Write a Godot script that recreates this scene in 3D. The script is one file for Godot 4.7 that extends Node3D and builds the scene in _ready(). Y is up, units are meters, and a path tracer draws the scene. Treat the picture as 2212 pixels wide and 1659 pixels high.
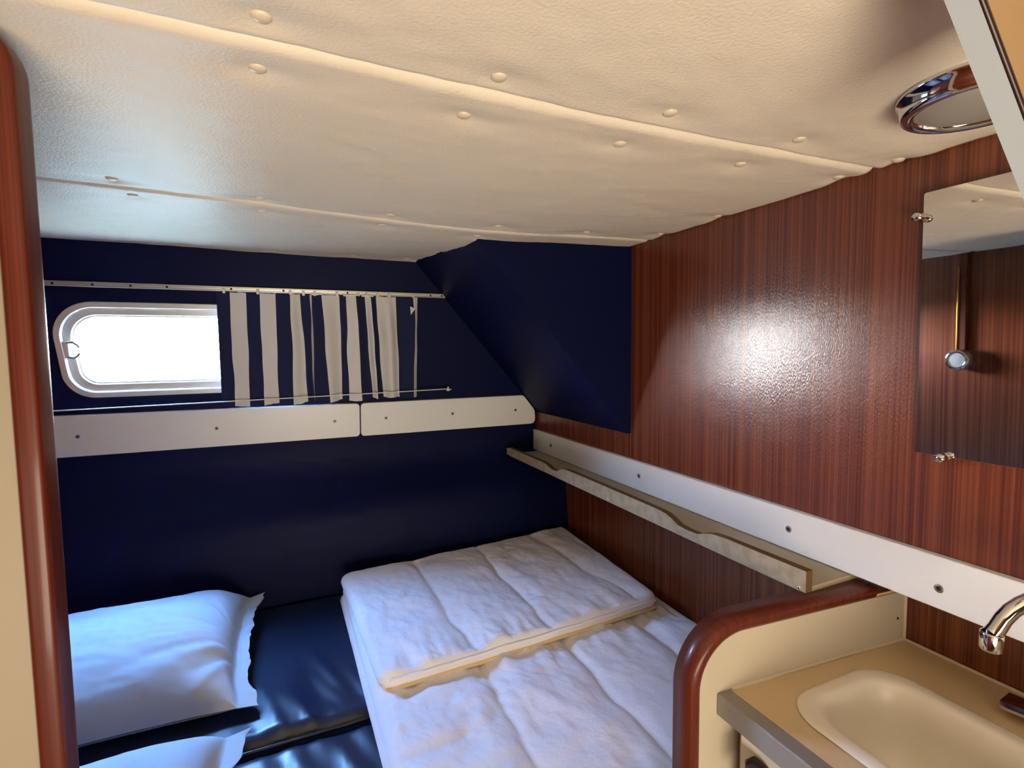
extends Node3D
# A boat cabin: navy hull side with a port, mahogany bulkhead, cream headlining, a double berth and a corner of the galley.

const HULL_TILT := 6.953           # the cabin side leans in at the top (degrees)
var hull_frame := Transform3D(Basis(Vector3(1, 0, 0), deg_to_rad(HULL_TILT)), Vector3(0, 1.07, -1.905))
var rng := RandomNumberGenerator.new()
var noise_a := FastNoiseLite.new()
var noise_b := FastNoiseLite.new()
var M := {}
var used_names := {}

func _ready():
	rng.seed = 11
	noise_a.seed = 3
	noise_a.frequency = 1.0
	noise_a.fractal_octaves = 3
	noise_b.seed = 8
	noise_b.frequency = 1.0
	noise_b.fractal_octaves = 2
	set_camera()
	set_sky()
	make_materials()
	build_shell()
	build_ceiling()
	build_hull_side()
	build_window()
	build_partitions()
	build_knee()
	build_added_lamp()
	build_boards()
	build_shelf()
	build_berth()
	build_duvet()
	build_pillows()
	build_curtain()
	build_galley()
	build_mirror()
	build_ceiling_lamp()
	build_sloped_panel()
	build_left_wall_fittings()

# ---------------------------------------------------------------- camera, sky
func set_camera():
	var c := Camera3D.new()
	c.name = "camera"
	c.fov = 74.06
	c.near = 0.02
	c.far = 200.0
	add_child(c)
	c.position = Vector3(0, 1.37, 0)
	c.basis = Basis(Vector3.UP, deg_to_rad(-23.86)) * Basis(Vector3.RIGHT, deg_to_rad(-3.95)) * Basis(Vector3.BACK, deg_to_rad(-0.62))
	c.current = true

func set_sky():
	var sm := ProceduralSkyMaterial.new()
	sm.sky_top_color = Color(0.47, 0.70, 1.0)
	sm.sky_horizon_color = Color(1.0, 0.975, 0.93)
	sm.ground_bottom_color = Color(0.42, 0.52, 0.56)
	sm.ground_horizon_color = Color(0.80, 0.86, 0.86)
	sm.sky_energy_multiplier = 1.0
	sm.ground_energy_multiplier = 0.55
	var sky := Sky.new()
	sky.sky_material = sm
	var e := Environment.new()
	e.background_mode = Environment.BG_SKY
	e.sky = sky
	e.background_energy_multiplier = 105.0
	e.ambient_light_source = Environment.AMBIENT_SOURCE_DISABLED
	e.tonemap_mode = Environment.TONE_MAPPER_LINEAR
	e.tonemap_exposure = 2.1
	e.sdfgi_enabled = true
	e.ssao_enabled = true
	e.ssil_enabled = true
	var we := WorldEnvironment.new()
	we.name = "environment"
	we.environment = e
	add_child(we)

# ---------------------------------------------------------------- materials
func mat(col: Color, rough := 0.5, metal := 0.0, spec := 0.5) -> StandardMaterial3D:
	var m := StandardMaterial3D.new()
	m.albedo_color = col
	m.roughness = rough
	m.metallic = metal
	m.metallic_specular = spec
	return m

func noise_tex(freq: float, octaves := 4, seed_ := 1, size := 512) -> NoiseTexture2D:
	var n := FastNoiseLite.new()
	n.seed = seed_
	n.noise_type = FastNoiseLite.TYPE_SIMPLEX_SMOOTH
	n.frequency = freq
	n.fractal_octaves = octaves
	var t := NoiseTexture2D.new()
	t.width = size
	t.height = size
	t.seamless = true
	t.noise = n
	return t

func bump_tex(freq: float, strength: float, octaves := 3, seed_ := 2, kind := FastNoiseLite.TYPE_SIMPLEX_SMOOTH) -> NoiseTexture2D:
	var t := noise_tex(freq, octaves, seed_)
	t.noise.noise_type = kind
	t.as_normal_map = true
	t.bump_strength = strength
	return t

func triplanar(m: StandardMaterial3D, scale_: Vector3):
	m.uv1_triplanar = true
	m.uv1_world_triplanar = true
	m.uv1_scale = scale_
	m.uv1_triplanar_sharpness = 8.0

# straight-grained veneer: fine streaks run along v (height), with pores and slow bands of colour
func grain_image(dark: Color, light: Color, seed_: int, fine: float) -> ImageTexture:
	var w := 512
	var h := 512
	var n1 := FastNoiseLite.new()
	n1.seed = seed_
	n1.frequency = 1.0
	n1.fractal_octaves = 1
	var img := Image.create(w, h, false, Image.FORMAT_RGB8)
	for x in w:
		var a := TAU * x / w
		var cx := cos(a)
		var sx := sin(a)
		for y in h:
			var b := TAU * y / h
			var cy := cos(b) * 0.07
			var sy := sin(b) * 0.07
			var v := 0.0
			v += 0.30 * n1.get_noise_3d(cx * 2.6 + cy, sx * 2.6 + sy, 3.0)
			v += 0.55 * n1.get_noise_3d(cx * 11.0 + cy * 1.5, sx * 11.0 + sy * 1.5, 9.0)
			v += 0.50 * n1.get_noise_3d(cx * 30.0 * fine + cy * 3.0, sx * 30.0 * fine + sy * 3.0, 17.0)
			v += 0.22 * n1.get_noise_3d(cx * 70.0 * fine + cy * 9.0, sx * 70.0 * fine + sy * 9.0, 29.0)
			img.set_pixel(x, y, dark.lerp(light, clampf(0.5 + v, 0.0, 1.0)))
	img.generate_mipmaps()
	return ImageTexture.create_from_image(img)

func make_materials():
	# navy vinyl of the hull side
	var m := mat(Color(0.036, 0.062, 0.20), 0.5, 0.0, 0.2)
	m.normal_enabled = true
	m.normal_texture = bump_tex(0.08, 2.0, 3, 4)
	m.normal_scale = 0.25
	triplanar(m, Vector3(5, 5, 5))
	M.navy = m
	# berth cushions: smoother vinyl
	m = mat(Color(0.075, 0.125, 0.235), 0.33)
	m.normal_enabled = true
	m.normal_texture = bump_tex(0.10, 2.0, 3, 6)
	m.normal_scale = 0.12
	triplanar(m, Vector3(6, 6, 6))
	M.cushion = m
	M.cushion_piping = mat(Color(0.07, 0.075, 0.10), 0.35)
	# cream headlining vinyl with a leather grain
	m = mat(Color(0.885, 0.845, 0.775), 0.46, 0.0, 0.42)
	m.normal_enabled = true
	m.normal_texture = bump_tex(0.07, 3.0, 3, 12)
	m.normal_scale = 0.38
	triplanar(m, Vector3(5, 5, 5))
	M.headlining = m
	M.button = mat(Color(0.84, 0.79, 0.70), 0.28)
	# mahogany laminate of the bulkhead
	m = mat(Color(1, 1, 1), 0.25, 0.0, 0.56)
	m.albedo_texture = grain_image(Color(0.335, 0.145, 0.075), Color(0.475, 0.25, 0.15), 21, 1.0)
	m.normal_enabled = true
	m.normal_texture = bump_tex(0.34, 2.0, 2, 15)
	m.normal_scale = 0.11
	triplanar(m, Vector3(2.6, 0.8, 2.6))
	M.mahogany = m
	# varnished solid mahogany of the trims
	m = mat(Color(1, 1, 1), 0.42, 0.0, 0.35)
	m.albedo_texture = grain_image(Color(0.29, 0.10, 0.05), Color(0.385, 0.145, 0.07), 33, 0.6)
	m.clearcoat_enabled = true
	m.clearcoat = 0.2
	m.clearcoat_roughness = 0.12
	triplanar(m, Vector3(4, 1.3, 4))
	M.varnished = m
	# painted boards and laminates
	m = mat(Color(0.87, 0.865, 0.84), 0.38, 0.0, 0.6)
	M.white_board = m
	m = mat(Color(0.71, 0.67, 0.595), 0.45)
	m.normal_enabled = true
	m.normal_texture = bump_tex(0.12, 1.0, 2, 9)
	m.normal_scale = 0.08
	triplanar(m, Vector3(8, 8, 8))
	M.cream = m
	M.tan_cream = mat(Color(0.575, 0.53, 0.455), 0.5)
	M.peach_core = mat(Color(0.80, 0.64, 0.46), 0.6)
	# worn cream shelf laminate: scuffs as patches
	m = mat(Color(1, 1, 1), 0.5)
	var scuff := noise_tex(0.012, 5, 41)
	var g := Gradient.new()
	g.set_color(0, Color(0.565, 0.51, 0.405))
	g.set_color(1, Color(0.625, 0.57, 0.465))
	g.set_offset(0, 0.25)
	g.set_offset(1, 0.7)
	scuff.color_ramp = g
	m.albedo_texture = scuff
	triplanar(m, Vector3(5, 5, 5))
	M.worn_cream = m
	M.shelf_cream = mat(Color(0.68, 0.63, 0.525), 0.5)
	M.raw_edge = mat(Color(0.37, 0.265, 0.135), 0.7)
	M.counter = mat(Color(0.82, 0.725, 0.57), 0.42)
	M.sink = mat(Color(0.91, 0.885, 0.83), 0.28)
	M.edge_metal = mat(Color(0.56, 0.55, 0.54), 0.42, 0.35)
	M.sealant = mat(Color(0.78, 0.73, 0.64), 0.5)
	M.chrome = mat(Color(0.86, 0.86, 0.87), 0.07, 1.0)
	M.steel = mat(Color(0.60, 0.59, 0.57), 0.35, 0.9)
	M.screw_slot = mat(Color(0.07, 0.065, 0.06), 0.6, 0.3)
	M.mirror = mat(Color(0.90, 0.90, 0.89), 0.015, 1.0)
	M.mirror_back = mat(Color(0.16, 0.14, 0.13), 0.6)
	M.dark_brown = mat(Color(0.15, 0.055, 0.04), 0.35)
	M.white_edge = mat(Color(0.70, 0.735, 0.76), 0.45)
	M.tan = mat(Color(0.62, 0.50, 0.345), 0.5)
	M.brass = mat(Color(0.78, 0.58, 0.26), 0.2, 1.0)
	M.window_metal = mat(Color(0.80, 0.79, 0.76), 0.35, 0.25)
	M.track = mat(Color(0.72, 0.71, 0.68), 0.33, 0.5)
	M.plastic = mat(Color(0.82, 0.81, 0.77), 0.4)
	m = mat(Color(0.88, 0.85, 0.80), 0.4)
	m.backlight_enabled = true
	m.backlight = Color(0.9, 0.88, 0.84)
	M.pale_plastic = m
	m = mat(Color(0.95, 0.98, 1.0, 0.06), 0.02)
	m.transparency = BaseMaterial3D.TRANSPARENCY_ALPHA
	M.glass = m
	m = mat(Color(0.60, 0.58, 0.54), 0.45)
	M.diffuser = m
	# cloth
	m = mat(Color(0.90, 0.89, 0.90), 0.85, 0.0, 0.25)
	m.normal_enabled = true
	m.normal_texture = bump_tex(0.05, 3.0, 4, 55)
	m.normal_scale = 0.35
	triplanar(m, Vector3(4, 4, 4))
	M.duvet = m
	M.duvet_warm_tint = mat(Color(0.84, 0.74, 0.58), 0.9, 0.0, 0.2)  # white hem with the warm light on it put into the colour
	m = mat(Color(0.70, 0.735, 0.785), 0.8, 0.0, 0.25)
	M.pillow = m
	m = mat(Color(1, 1, 1), 0.9, 0.0, 0.2)
	m.vertex_color_use_as_albedo = true
	m.normal_enabled = true
	m.normal_texture = bump_tex(0.3, 2.0, 2, 61)
	m.normal_scale = 0.2
	triplanar(m, Vector3(14, 14, 14))
	M.curtain = m
	M.floor = mat(Color(0.45, 0.30, 0.18), 0.5)

# ---------------------------------------------------------------- naming and tagging
func numbered(called: String) -> String:
	var n: int = used_names.get(called, 0)
	used_names[called] = n + 1
	return called if n == 0 else "%s_%03d" % [called, n]

func thing(called: String, label: String, category: String, group := "") -> Node3D:
	var o := Node3D.new()
	o.name = numbered(called)
	add_child(o)
	o.set_meta("label", label)
	o.set_meta("category", category)
	if group != "":
		o.set_meta("group", group)
	return o

func structure(called: String, label: String, mesh: Mesh = null, m: Material = null) -> Node3D:
	var o: Node3D
	if mesh:
		var mi := MeshInstance3D.new()
		mi.mesh = mesh
		mi.material_override = m
		o = mi
	else:
		o = Node3D.new()
	o.name = called
	add_child(o)
	o.set_meta("kind", "structure")
	o.set_meta("label", label)
	return o

func part(called: String, mesh: Mesh, m: Material, parent: Node3D, label := "") -> MeshInstance3D:
	var o := MeshInstance3D.new()
	o.name = called
	o.mesh = mesh
	o.material_override = m
	parent.add_child(o, true)
	if label != "":
		o.set_meta("label", label)
	return o

# ---------------------------------------------------------------- mesh makers
func st_new() -> SurfaceTool:
	var st := SurfaceTool.new()
	st.begin(Mesh.PRIMITIVE_TRIANGLES)
	return st

func done(st: SurfaceTool) -> ArrayMesh:
	st.index()
	st.generate_normals()
	return st.commit()

func quad(st: SurfaceTool, a: Vector3, b: Vector3, c: Vector3, d: Vector3, smooth := -1):
	st.set_smooth_group(smooth)
	for p in [a, b, c, a, c, d]:
		st.add_vertex(p)

func tri(st: SurfaceTool, a: Vector3, b: Vector3, c: Vector3, smooth := -1):
	st.set_smooth_group(smooth)
	for p in [a, b, c]:
		st.add_vertex(p)

# a box with chamfered edges between two corners
func box_into(st: SurfaceTool, lo: Vector3, hi: Vector3, b := 0.002):
	var c := (lo + hi) * 0.5
	var h := (hi - lo) * 0.5
	b = minf(b, minf(h.x, minf(h.y, h.z)) * 0.9)
	var P := func(sx: int, sy: int, sz: int, ax: int) -> Vector3:
		var k := h - Vector3(b, b, b)
		k[ax] = h[ax]
		return c + Vector3(sx * k.x, sy * k.y, sz * k.z)
	# faces (clockwise seen from outside)
	for s in [-1, 1]:
		var fx := [P.call(s, -1, -1, 0), P.call(s, -1, 1, 0), P.call(s, 1, 1, 0), P.call(s, 1, -1, 0)]
		var fy := [P.call(-1, s, -1, 1), P.call(1, s, -1, 1), P.call(1, s, 1, 1), P.call(-1, s, 1, 1)]
		var fz := [P.call(-1, -1, s, 2), P.call(-1, 1, s, 2), P.call(1, 1, s, 2), P.call(1, -1, s, 2)]
		for f in [[fx, s == 1], [fy, s == 1], [fz, s == 1]]:
			var q: Array = f[0]
			if f[1]:
				quad(st, q[0], q[1], q[2], q[3])
			else:
				quad(st, q[3], q[2], q[1], q[0])
	if b < 0.0003:
		return
	for s in [-1, 1]:
		for t in [-1, 1]:
			# edges along x, y, z
			var e := [
				[P.call(-1, s, t, 1), P.call(1, s, t, 1), P.call(1, s, t, 2), P.call(-1, s, t, 2), s * t > 0],
				[P.call(s, -1, t, 0), P.call(s, 1, t, 0), P.call(s, 1, t, 2), P.call(s, -1, t, 2), s * t < 0],
				[P.call(s, t, -1, 0), P.call(s, t, 1, 0), P.call(s, t, 1, 1), P.call(s, t, -1, 1), s * t > 0]]
			for q in e:
				if q[4]:
					quad(st, q[0], q[1], q[2], q[3])
				else:
					quad(st, q[3], q[2], q[1], q[0])
			for u in [-1, 1]:
				var a: Vector3 = P.call(s, t, u, 0)
				var bb: Vector3 = P.call(s, t, u, 1)
				var cc: Vector3 = P.call(s, t, u, 2)
				if s * t * u > 0:
					tri(st, a, cc, bb)
				else:
					tri(st, a, bb, cc)

func box(lo: Vector3, hi: Vector3, b := 0.002) -> ArrayMesh:
	var st := st_new()
	box_into(st, lo, hi, b)
	return done(st)

# revolve (radius, height) points about y
func lathe_into(st: SurfaceTool, prof: Array, at := Transform3D.IDENTITY, seg := 28, smooth := 1):
	for i in prof.size() - 1:
		var p: Vector2 = prof[i]
		var q: Vector2 = prof[i + 1]
		for k in seg:
			var a := TAU * k / seg
			var b := TAU * (k + 1) / seg
			var p0 := at * Vector3(p.x * cos(a), p.y, p.x * sin(a))
			var p1 := at * Vector3(p.x * cos(b), p.y, p.x * sin(b))
			var q0 := at * Vector3(q.x * cos(a), q.y, q.x * sin(a))
			var q1 := at * Vector3(q.x * cos(b), q.y, q.x * sin(b))
			if p.x > 1e-6:
				tri(st, p0, q0, p1, smooth)
			if q.x > 1e-6:
				tri(st, p1, q0, q1, smooth)

func lathe(prof: Array, at := Transform3D.IDENTITY, seg := 28, smooth := 1) -> ArrayMesh:
	var st := st_new()
	lathe_into(st, prof, at, seg, smooth)
	return done(st)

# sweep a closed 2-D section along a path; frames kept upright by 'side'
func sweep_into(st: SurfaceTool, path: Array, section: Array, side: Vector3, smooth := 1, caps := true, smooth_section := true):
	var rings := []
	for i in path.size():
		var d: Vector3 = (path[mini(i + 1, path.size() - 1)] - path[maxi(i - 1, 0)]).normalized()
		var nrm := d.cross(side).normalized()
		var r := []
		for s in section:
			r.append(path[i] + side * s.x + nrm * s.y)
		rings.append(r)
	var n := section.size()
	for i in path.size() - 1:
		for k in n:
			var k2 := (k + 1) % n
			quad(st, rings[i][k], rings[i + 1][k], rings[i + 1][k2], rings[i][k2], smooth if smooth_section else -1)
	if caps:
		for k in range(1, n - 1):
			tri(st, rings[0][0], rings[0][k], rings[0][k + 1])
			tri(st, rings[-1][0], rings[-1][k + 1], rings[-1][k])

func tube_into(st: SurfaceTool, path: Array, radius: float, seg := 12):
	var rings := []
	var up := Vector3(0.123, 0.94, 0.31).normalized()
	for i in path.size():
		var d: Vector3 = (path[mini(i + 1, path.size() - 1)] - path[maxi(i - 1, 0)]).normalized()
		var a := d.cross(up).normalized()
		up = a.cross(d).normalized()
		var r := []
		for k in seg:
			var t := TAU * k / seg
			r.append(path[i] + (a * cos(t) + up * sin(t)) * radius)
		rings.append(r)
	for i in path.size() - 1:
		for k in seg:
			var k2 := (k + 1) % seg
			quad(st, rings[i][k], rings[i][k2], rings[i + 1][k2], rings[i + 1][k], 1)
	for k in range(1, seg - 1):
		tri(st, rings[0][0], rings[0][k + 1], rings[0][k])
		tri(st, rings[-1][0], rings[-1][k], rings[-1][k + 1])

func tube(path: Array, radius: float, seg := 12) -> ArrayMesh:
	var st := st_new()
	tube_into(st, path, radius, seg)
	return done(st)

# a four-cornered outline with rounded corners; corners counter-clockwise
func round_outline(c: Array, radii: Array, seg := 10) -> PackedVector2Array:
	var out := PackedVector2Array()
	for i in 4:
		var p: Vector2 = c[i]
		var a: Vector2 = (c[(i + 3) % 4] - p).normalized()
		var b: Vector2 = (c[(i + 1) % 4] - p).normalized()
		var r: float = radii[i]
		var half := acos(clampf(a.dot(b), -1, 1)) * 0.5
		var cut := r / tan(half)
		var centre := p + (a + b).normalized() * (r / sin(half))
		var s := p + a * cut - centre
		var e := p + b * cut - centre
		var turn := s.angle_to(e)
		for k in seg + 1:
			out.append(centre + s.rotated(turn * k / seg))
	return out

# a plate between an outer and an inner outline (same point count) in local xy from z0 to z1
func ring_plate(outer: PackedVector2Array, inner: PackedVector2Array, z0: float, z1: float, bevel := 0.0) -> ArrayMesh:
	var st := st_new()
	var n := outer.size()
	for i in n:
		var j := (i + 1) % n
		var oi := outer[i]
		var oj := outer[j]
		var ii := inner[i]
		var ij := inner[j]
		var fi := oi
		var fj := oj
		var gi := ii
		var gj := ij
		if bevel > 0.0:
			fi = oi + (ii - oi).normalized() * bevel
			fj = oj + (ij - oj).normalized() * bevel
			gi = ii - (ii - oi).normalized() * bevel
			gj = ij - (ij - oj).normalized() * bevel
			quad(st, v3(oi, z1 - bevel), v3(fi, z1), v3(fj, z1), v3(oj, z1 - bevel), 2)
			quad(st, v3(gi, z1), v3(ii, z1 - bevel), v3(ij, z1 - bevel), v3(gj, z1), 3)
		quad(st, v3(fi, z1), v3(gi, z1), v3(gj, z1), v3(fj, z1))
		quad(st, v3(oj, z0), v3(ij, z0), v3(ii, z0), v3(oi, z0))
		quad(st, v3(oi, z0), v3(oi, z1 - bevel), v3(oj, z1 - bevel), v3(oj, z0), 4)
		quad(st, v3(ij, z0), v3(ij, z1 - bevel), v3(ii, z1 - bevel), v3(ii, z0), 5)
	return done(st)

func v3(p: Vector2, z: float) -> Vector3:
	return Vector3(p.x, p.y, z)

# a solid plate from an outline with a small chamfer on its front edge; z0 back, z1 front
func plate(outline: PackedVector2Array, z0: float, z1: float, bevel := 0.0015) -> ArrayMesh:
	var st := st_new()
	var n := outline.size()
	var c := Vector2.ZERO
	for p in outline:
		c += p
	c /= n
	var inner := PackedVector2Array()
	for i in n:
		var e1 := (outline[i] - outline[(i + n - 1) % n]).normalized()
		var e2 := (outline[(i + 1) % n] - outline[i]).normalized()
		var t := (e1 + e2).normalized()
		inner.append(outline[i] + Vector2(-t.y, t.x) * bevel)
	var tris := Geometry2D.triangulate_polygon(inner)
	for k in range(0, tris.size(), 3):
		tri(st, v3(inner[tris[k]], z1), v3(inner[tris[k + 2]], z1), v3(inner[tris[k + 1]], z1))
		tri(st, v3(outline[tris[k]], z0), v3(outline[tris[k + 1]], z0), v3(outline[tris[k + 2]], z0))
	for i in n:
		var j := (i + 1) % n
		quad(st, v3(outline[i], z1 - bevel), v3(inner[i], z1), v3(inner[j], z1), v3(outline[j], z1 - bevel), 2)
		quad(st, v3(outline[i], z0), v3(outline[i], z1 - bevel), v3(outline[j], z1 - bevel), v3(outline[j], z0), 3)
	return done(st)

# smooth grid from a function of (i, j)
func grid_into(st: SurfaceTool, nu: int, nv: int, f: Callable, flip := false, smooth := 1):
	var pts := []
	pts.resize((nu + 1) * (nv + 1))
	for i in nu + 1:
		for j in nv + 1:
			pts[i * (nv + 1) + j] = f.call(float(i) / nu, float(j) / nv)
	for i in nu:
		for j in nv:
			var a: Vector3 = pts[i * (nv + 1) + j]
			var b: Vector3 = pts[(i + 1) * (nv + 1) + j]
			var c: Vector3 = pts[(i + 1) * (nv + 1) + j + 1]
			var d: Vector3 = pts[i * (nv + 1) + j + 1]
			if flip:
				quad(st, a, d, c, b, smooth)
			else:
				quad(st, a, b, c, d, smooth)

func gauss(x: float, s: float) -> float:
	return exp(-(x * x) / (s * s))

# ---------------------------------------------------------------- shell
func build_shell():
	structure("floor", "cabin sole", box(Vector3(-0.8, -0.06, -2.0), Vector3(1.15, 0, 2.7), 0.001), M.floor)
	structure("wall_left", "mahogany bulkhead at the head of the berth", box(Vector3(-0.77, 0, -2.0), Vector3(-0.72, 1.74, 2.7), 0.001), M.mahogany)
	structure("wall_back", "cream wall behind the viewer", box(Vector3(-0.72, 0, 2.6), Vector3(1.1, 1.74, 2.66), 0.001), M.cream)
	var r := structure("wall_right", "mahogany laminate bulkhead with vertical grain")
	part("upper_panel", box(Vector3(0.95, 0.948, -2.0), Vector3(1.12, 1.74, 2.6), 0.001), M.mahogany, r)
	part("lower_panel", box(Vector3(1.032, 0, -2.0), Vector3(1.12, 0.948, 2.6), 0.001), M.mahogany, r)

# ---------------------------------------------------------------- ceiling
const SEAM_NEAR := -0.572
const SEAM_FAR := -1.17

func ceiling_y(x: float, z: float) -> float:
	var g := clampf((-z - 0.2) / 0.95, 0.0, 1.0)
	var y := 1.67 - 0.017 * gauss(x - 0.42, 0.36) * g * (1.0 - clampf((-z - 1.35) / 0.4, 0.0, 1.0))
	y += 0.006 * clampf(-x / 0.4, 0.0, 1.0) * g
	if z < -1.3:
		y += 0.014 * clampf((-z - 1.3) / 0.5, 0.0, 1.0)
	return y

func build_ceiling():
	var c := structure("ceiling", "cream buttoned vinyl headlining in three panels")
	part("deck_slab", box(Vector3(-0.77, 1.715, -2.0), Vector3(1.12, 1.76, 2.66), 0.001), M.headlining, c)
	var rows := [
		[[-0.25, -0.534], [-0.009, -0.534], [0.227, -0.540], [0.461, -0.533], [0.700, -0.532], [0.936, -0.530], [0.936, -0.15]],
		[[-0.255, -0.635], [-0.016, -0.628], [0.220, -0.640], [0.457, -0.635], [0.698, -0.636], [0.928, -0.624], [0.930, -0.910], [0.926, -1.105],
			[-0.270, -1.128], [-0.034, -1.140], [0.219, -1.135], [0.469, -1.128], [0.715, -1.135]],
		[[-0.262, -1.228], [-0.033, -1.238], [0.219, -1.232], [0.455, -1.238], [0.445, -1.56], [-0.27, -1.80], [-0.03, -1.80], [0.22, -1.80], [0.40, -1.79]]]
	var spans := [[2.6, SEAM_NEAR], [SEAM_NEAR, SEAM_FAR], [SEAM_FAR, -1.86]]
	for p in 3:
		var z0: float = spans[p][0]
		var z1: float = spans[p][1]
		var studs: Array = rows[p]
		var st := st_new()
		var f := func(u: float, v: float) -> Vector3:
			# finer steps close to the long edges
			var vv := v
			if p == 0:
				vv = 1.0 - pow(1.0 - v, 2.2)
			else:
				vv = 0.5 - 0.5 * cos(PI * v) * (0.55 + 0.45 * absf(cos(PI * v)))
			var x := lerpf(-0.72, 0.95, u)
			var z := lerpf(z0, z1, vv)
			return Vector3(x, panel_y(x, z, z0, z1, p, studs), z)
		grid_into(st, 220, 150 if p < 2 else 120, f, true)
		var panel := part("headlining_panel", done(st), M.headlining, c)
		for s in studs:
			var at := Transform3D(Basis(Vector3.RIGHT, PI), Vector3(s[0], panel_y(s[0], s[1], z0, z1, p, studs) + 0.0004, s[1]))
			part("button", lathe([Vector2(0.0095, -0.001), Vector2(0.0093, 0.0018), Vector2(0.0075, 0.0036), Vector2(0.004, 0.0047), Vector2(0.0, 0.005)], at, 20), M.button, panel)

func panel_y(x: float, z: float, z0: float, z1: float, p: int, studs: Array) -> float:
	var y := ceiling_y(x, z)
	# padded edge: the vinyl rolls up into the seam
	var r := 0.016
	for e in [z0 - z, z - z1]:
		if (p == 0 and e == z0 - z) or (p == 2 and e == z - z1):
			continue
		if e < r:
			var k := 1.0 - clampf(e / r, 0.0, 1.0)
			y += 0.013 * (1.0 - sqrt(maxf(0.0, 1.0 - k * k)))
	if x > 0.938:
		var k2 := clampf((x - 0.938) / 0.012, 0.0, 1.0)
		y += 0.008 * (1.0 - sqrt(maxf(0.0, 1.0 - k2 * k2)))
	# soft padding between the buttons and pulls towards them
	for s in studs:
		var dx: float = x - s[0]
		var dz: float = z - s[1]
		if absf(dx) < 0.2 and absf(dz) < 0.12:
			y += 0.0032 * exp(-(dx * dx) / 0.0042 - (dz * dz) / 0.0006) + 0.0026 * exp(-(dx * dx + dz * dz) / 0.00035)
	y += 0.0012 * noise_a.get_noise_2d(x * 5.0, z * 9.0) + 0.0006 * noise_b.get_noise_2d(x * 16.0, z * 22.0)
	return y

# ---------------------------------------------------------------- hull side
func build_hull_side():
	var w := structure("wall_far", "navy vinyl lining of the hull side")
	var hole := window_outline(0.012)
	var rect := round_outline([Vector2(-0.78, -0.03), Vector2(1.1, -0.03), Vector2(1.1, 0.68), Vector2(-0.78, 0.68)], [0.0004, 0.0004, 0.0004, 0.0004], 10)
	var up := part("upper_lining", ring_plate(rect, hole, -0.045, 0.0), M.navy, w)
	up.transform = hull_frame
	var prof := [Vector2(1.075, -1.9045), Vector2(1.02, -1.908), Vector2(0.975, -1.905), Vector2(0.93, -1.888), Vector2(0.885, -1.855), Vector2(0.845, -1.82), Vector2(0.80, -1.797), Vector2(0.74, -1.787), Vector2(0.65, -1.781), Vector2(0.5, -1.778), Vector2(0.0, -1.775)]
	var st := st_new()
	var f := func(u: float, v: float) -> Vector3:
		var t := v * (prof.size() - 1)
		var i := mini(int(t), prof.size() - 2)
		var a: Vector2 = prof[maxi(i - 1, 0)]
		var b: Vector2 = prof[i]
		var c2: Vector2 = prof[i + 1]
		var d: Vector2 = prof[mini(i + 2, prof.size() - 1)]
		var q := b.cubic_interpolate(c2, a, d, t - i)
		var x := lerpf(-0.74, 1.05, u)
		var z := q.y + 0.003 * noise_a.get_noise_2d(x * 2.2 + q.x * 1.2, q.x * 7.0) * smoothstep(1.06, 0.98, q.x)
		return Vector3(x, q.x, z)
	grid_into(st, 90, 80, f, false)
	# back of the lining, so that it has body
	quad(st, Vector3(-0.74, 1.075, -1.99), Vector3(1.05, 1.075, -1.99), Vector3(1.05, 0, -1.99), Vector3(-0.74, 0, -1.99))
	quad(st, Vector3(-0.74, 1.075, -1.9045), Vector3(1.05, 1.075, -1.9045), Vector3(1.05, 1.075, -1.99), Vector3(-0.74, 1.075, -1.99))
	part("lower_lining", done(st), M.navy, w)

func window_outline(inset: float) -> PackedVector2Array:
	var i := inset
	return round_outline([Vector2(-0.590 + i, 0.170 + i), Vector2(0.196 - i, 0.170 + i), Vector2(0.188 - i, 0.453 - i), Vector2(-0.613 + i, 0.453 - i)], [0.078 - i * 0.8, 0.08 - i * 0.8, 0.08 - i * 0.8, 0.098 - i * 0.8], 10)

func build_window():
	var w := structure("window_1", "long cabin port with pale metal frame and rounded ends")
	w.transform = hull_frame
	part("outer_frame", ring_plate(window_outline(0.0), window_outline(0.017), -0.002, 0.007, 0.002), M.window_metal, w)
	part("inner_frame", ring_plate(window_outline(0.0165), window_outline(0.040), -0.030, -0.006, 0.003), M.window_metal, w)
	part("gasket", ring_plate(window_outline(0.0395), window_outline(0.044), -0.032, -0.012, 0.001), M.plastic, w)
	part("glass", plate(window_outline(0.041), -0.026, -0.022, 0.0005), M.glass, w)
	var l := part("catch", box(Vector3(-0.590, 0.288, -0.008), Vector3(-0.570, 0.338, 0.005), 0.003), M.window_metal, w)
	var st := st_new()
	tube_into(st, [Vector3(-0.576, 0.334, 0.003), Vector3(-0.560, 0.336, 0.010), Vector3(-0.549, 0.328, 0.013), Vector3(-0.545, 0.320, 0.013)], 0.003, 8)
	tube_into(st, [Vector3(-0.576, 0.292, 0.003), Vector3(-0.560, 0.290, 0.010), Vector3(-0.549, 0.298, 0.013), Vector3(-0.545, 0.306, 0.013)], 0.003, 8)
	part("bracket", done(st), M.steel, l)
	st = st_new()
	lathe_into(st, [Vector2(0, -0.001), Vector2(0.009, -0.001), Vector2(0.0085, 0.008), Vector2(0.018, 0.015), Vector2(0.021, 0.026), Vector2(0.0205, 0.034), Vector2(0.018, 0.037), Vector2(0, 0.037)], Transform3D(Basis(Vector3(0, 0, 1), -PI / 2), Vector3(-0.553, 0.313, 0.012)), 24)
	part("catch_knob", done(st), M.pale_plastic, l)

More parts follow.
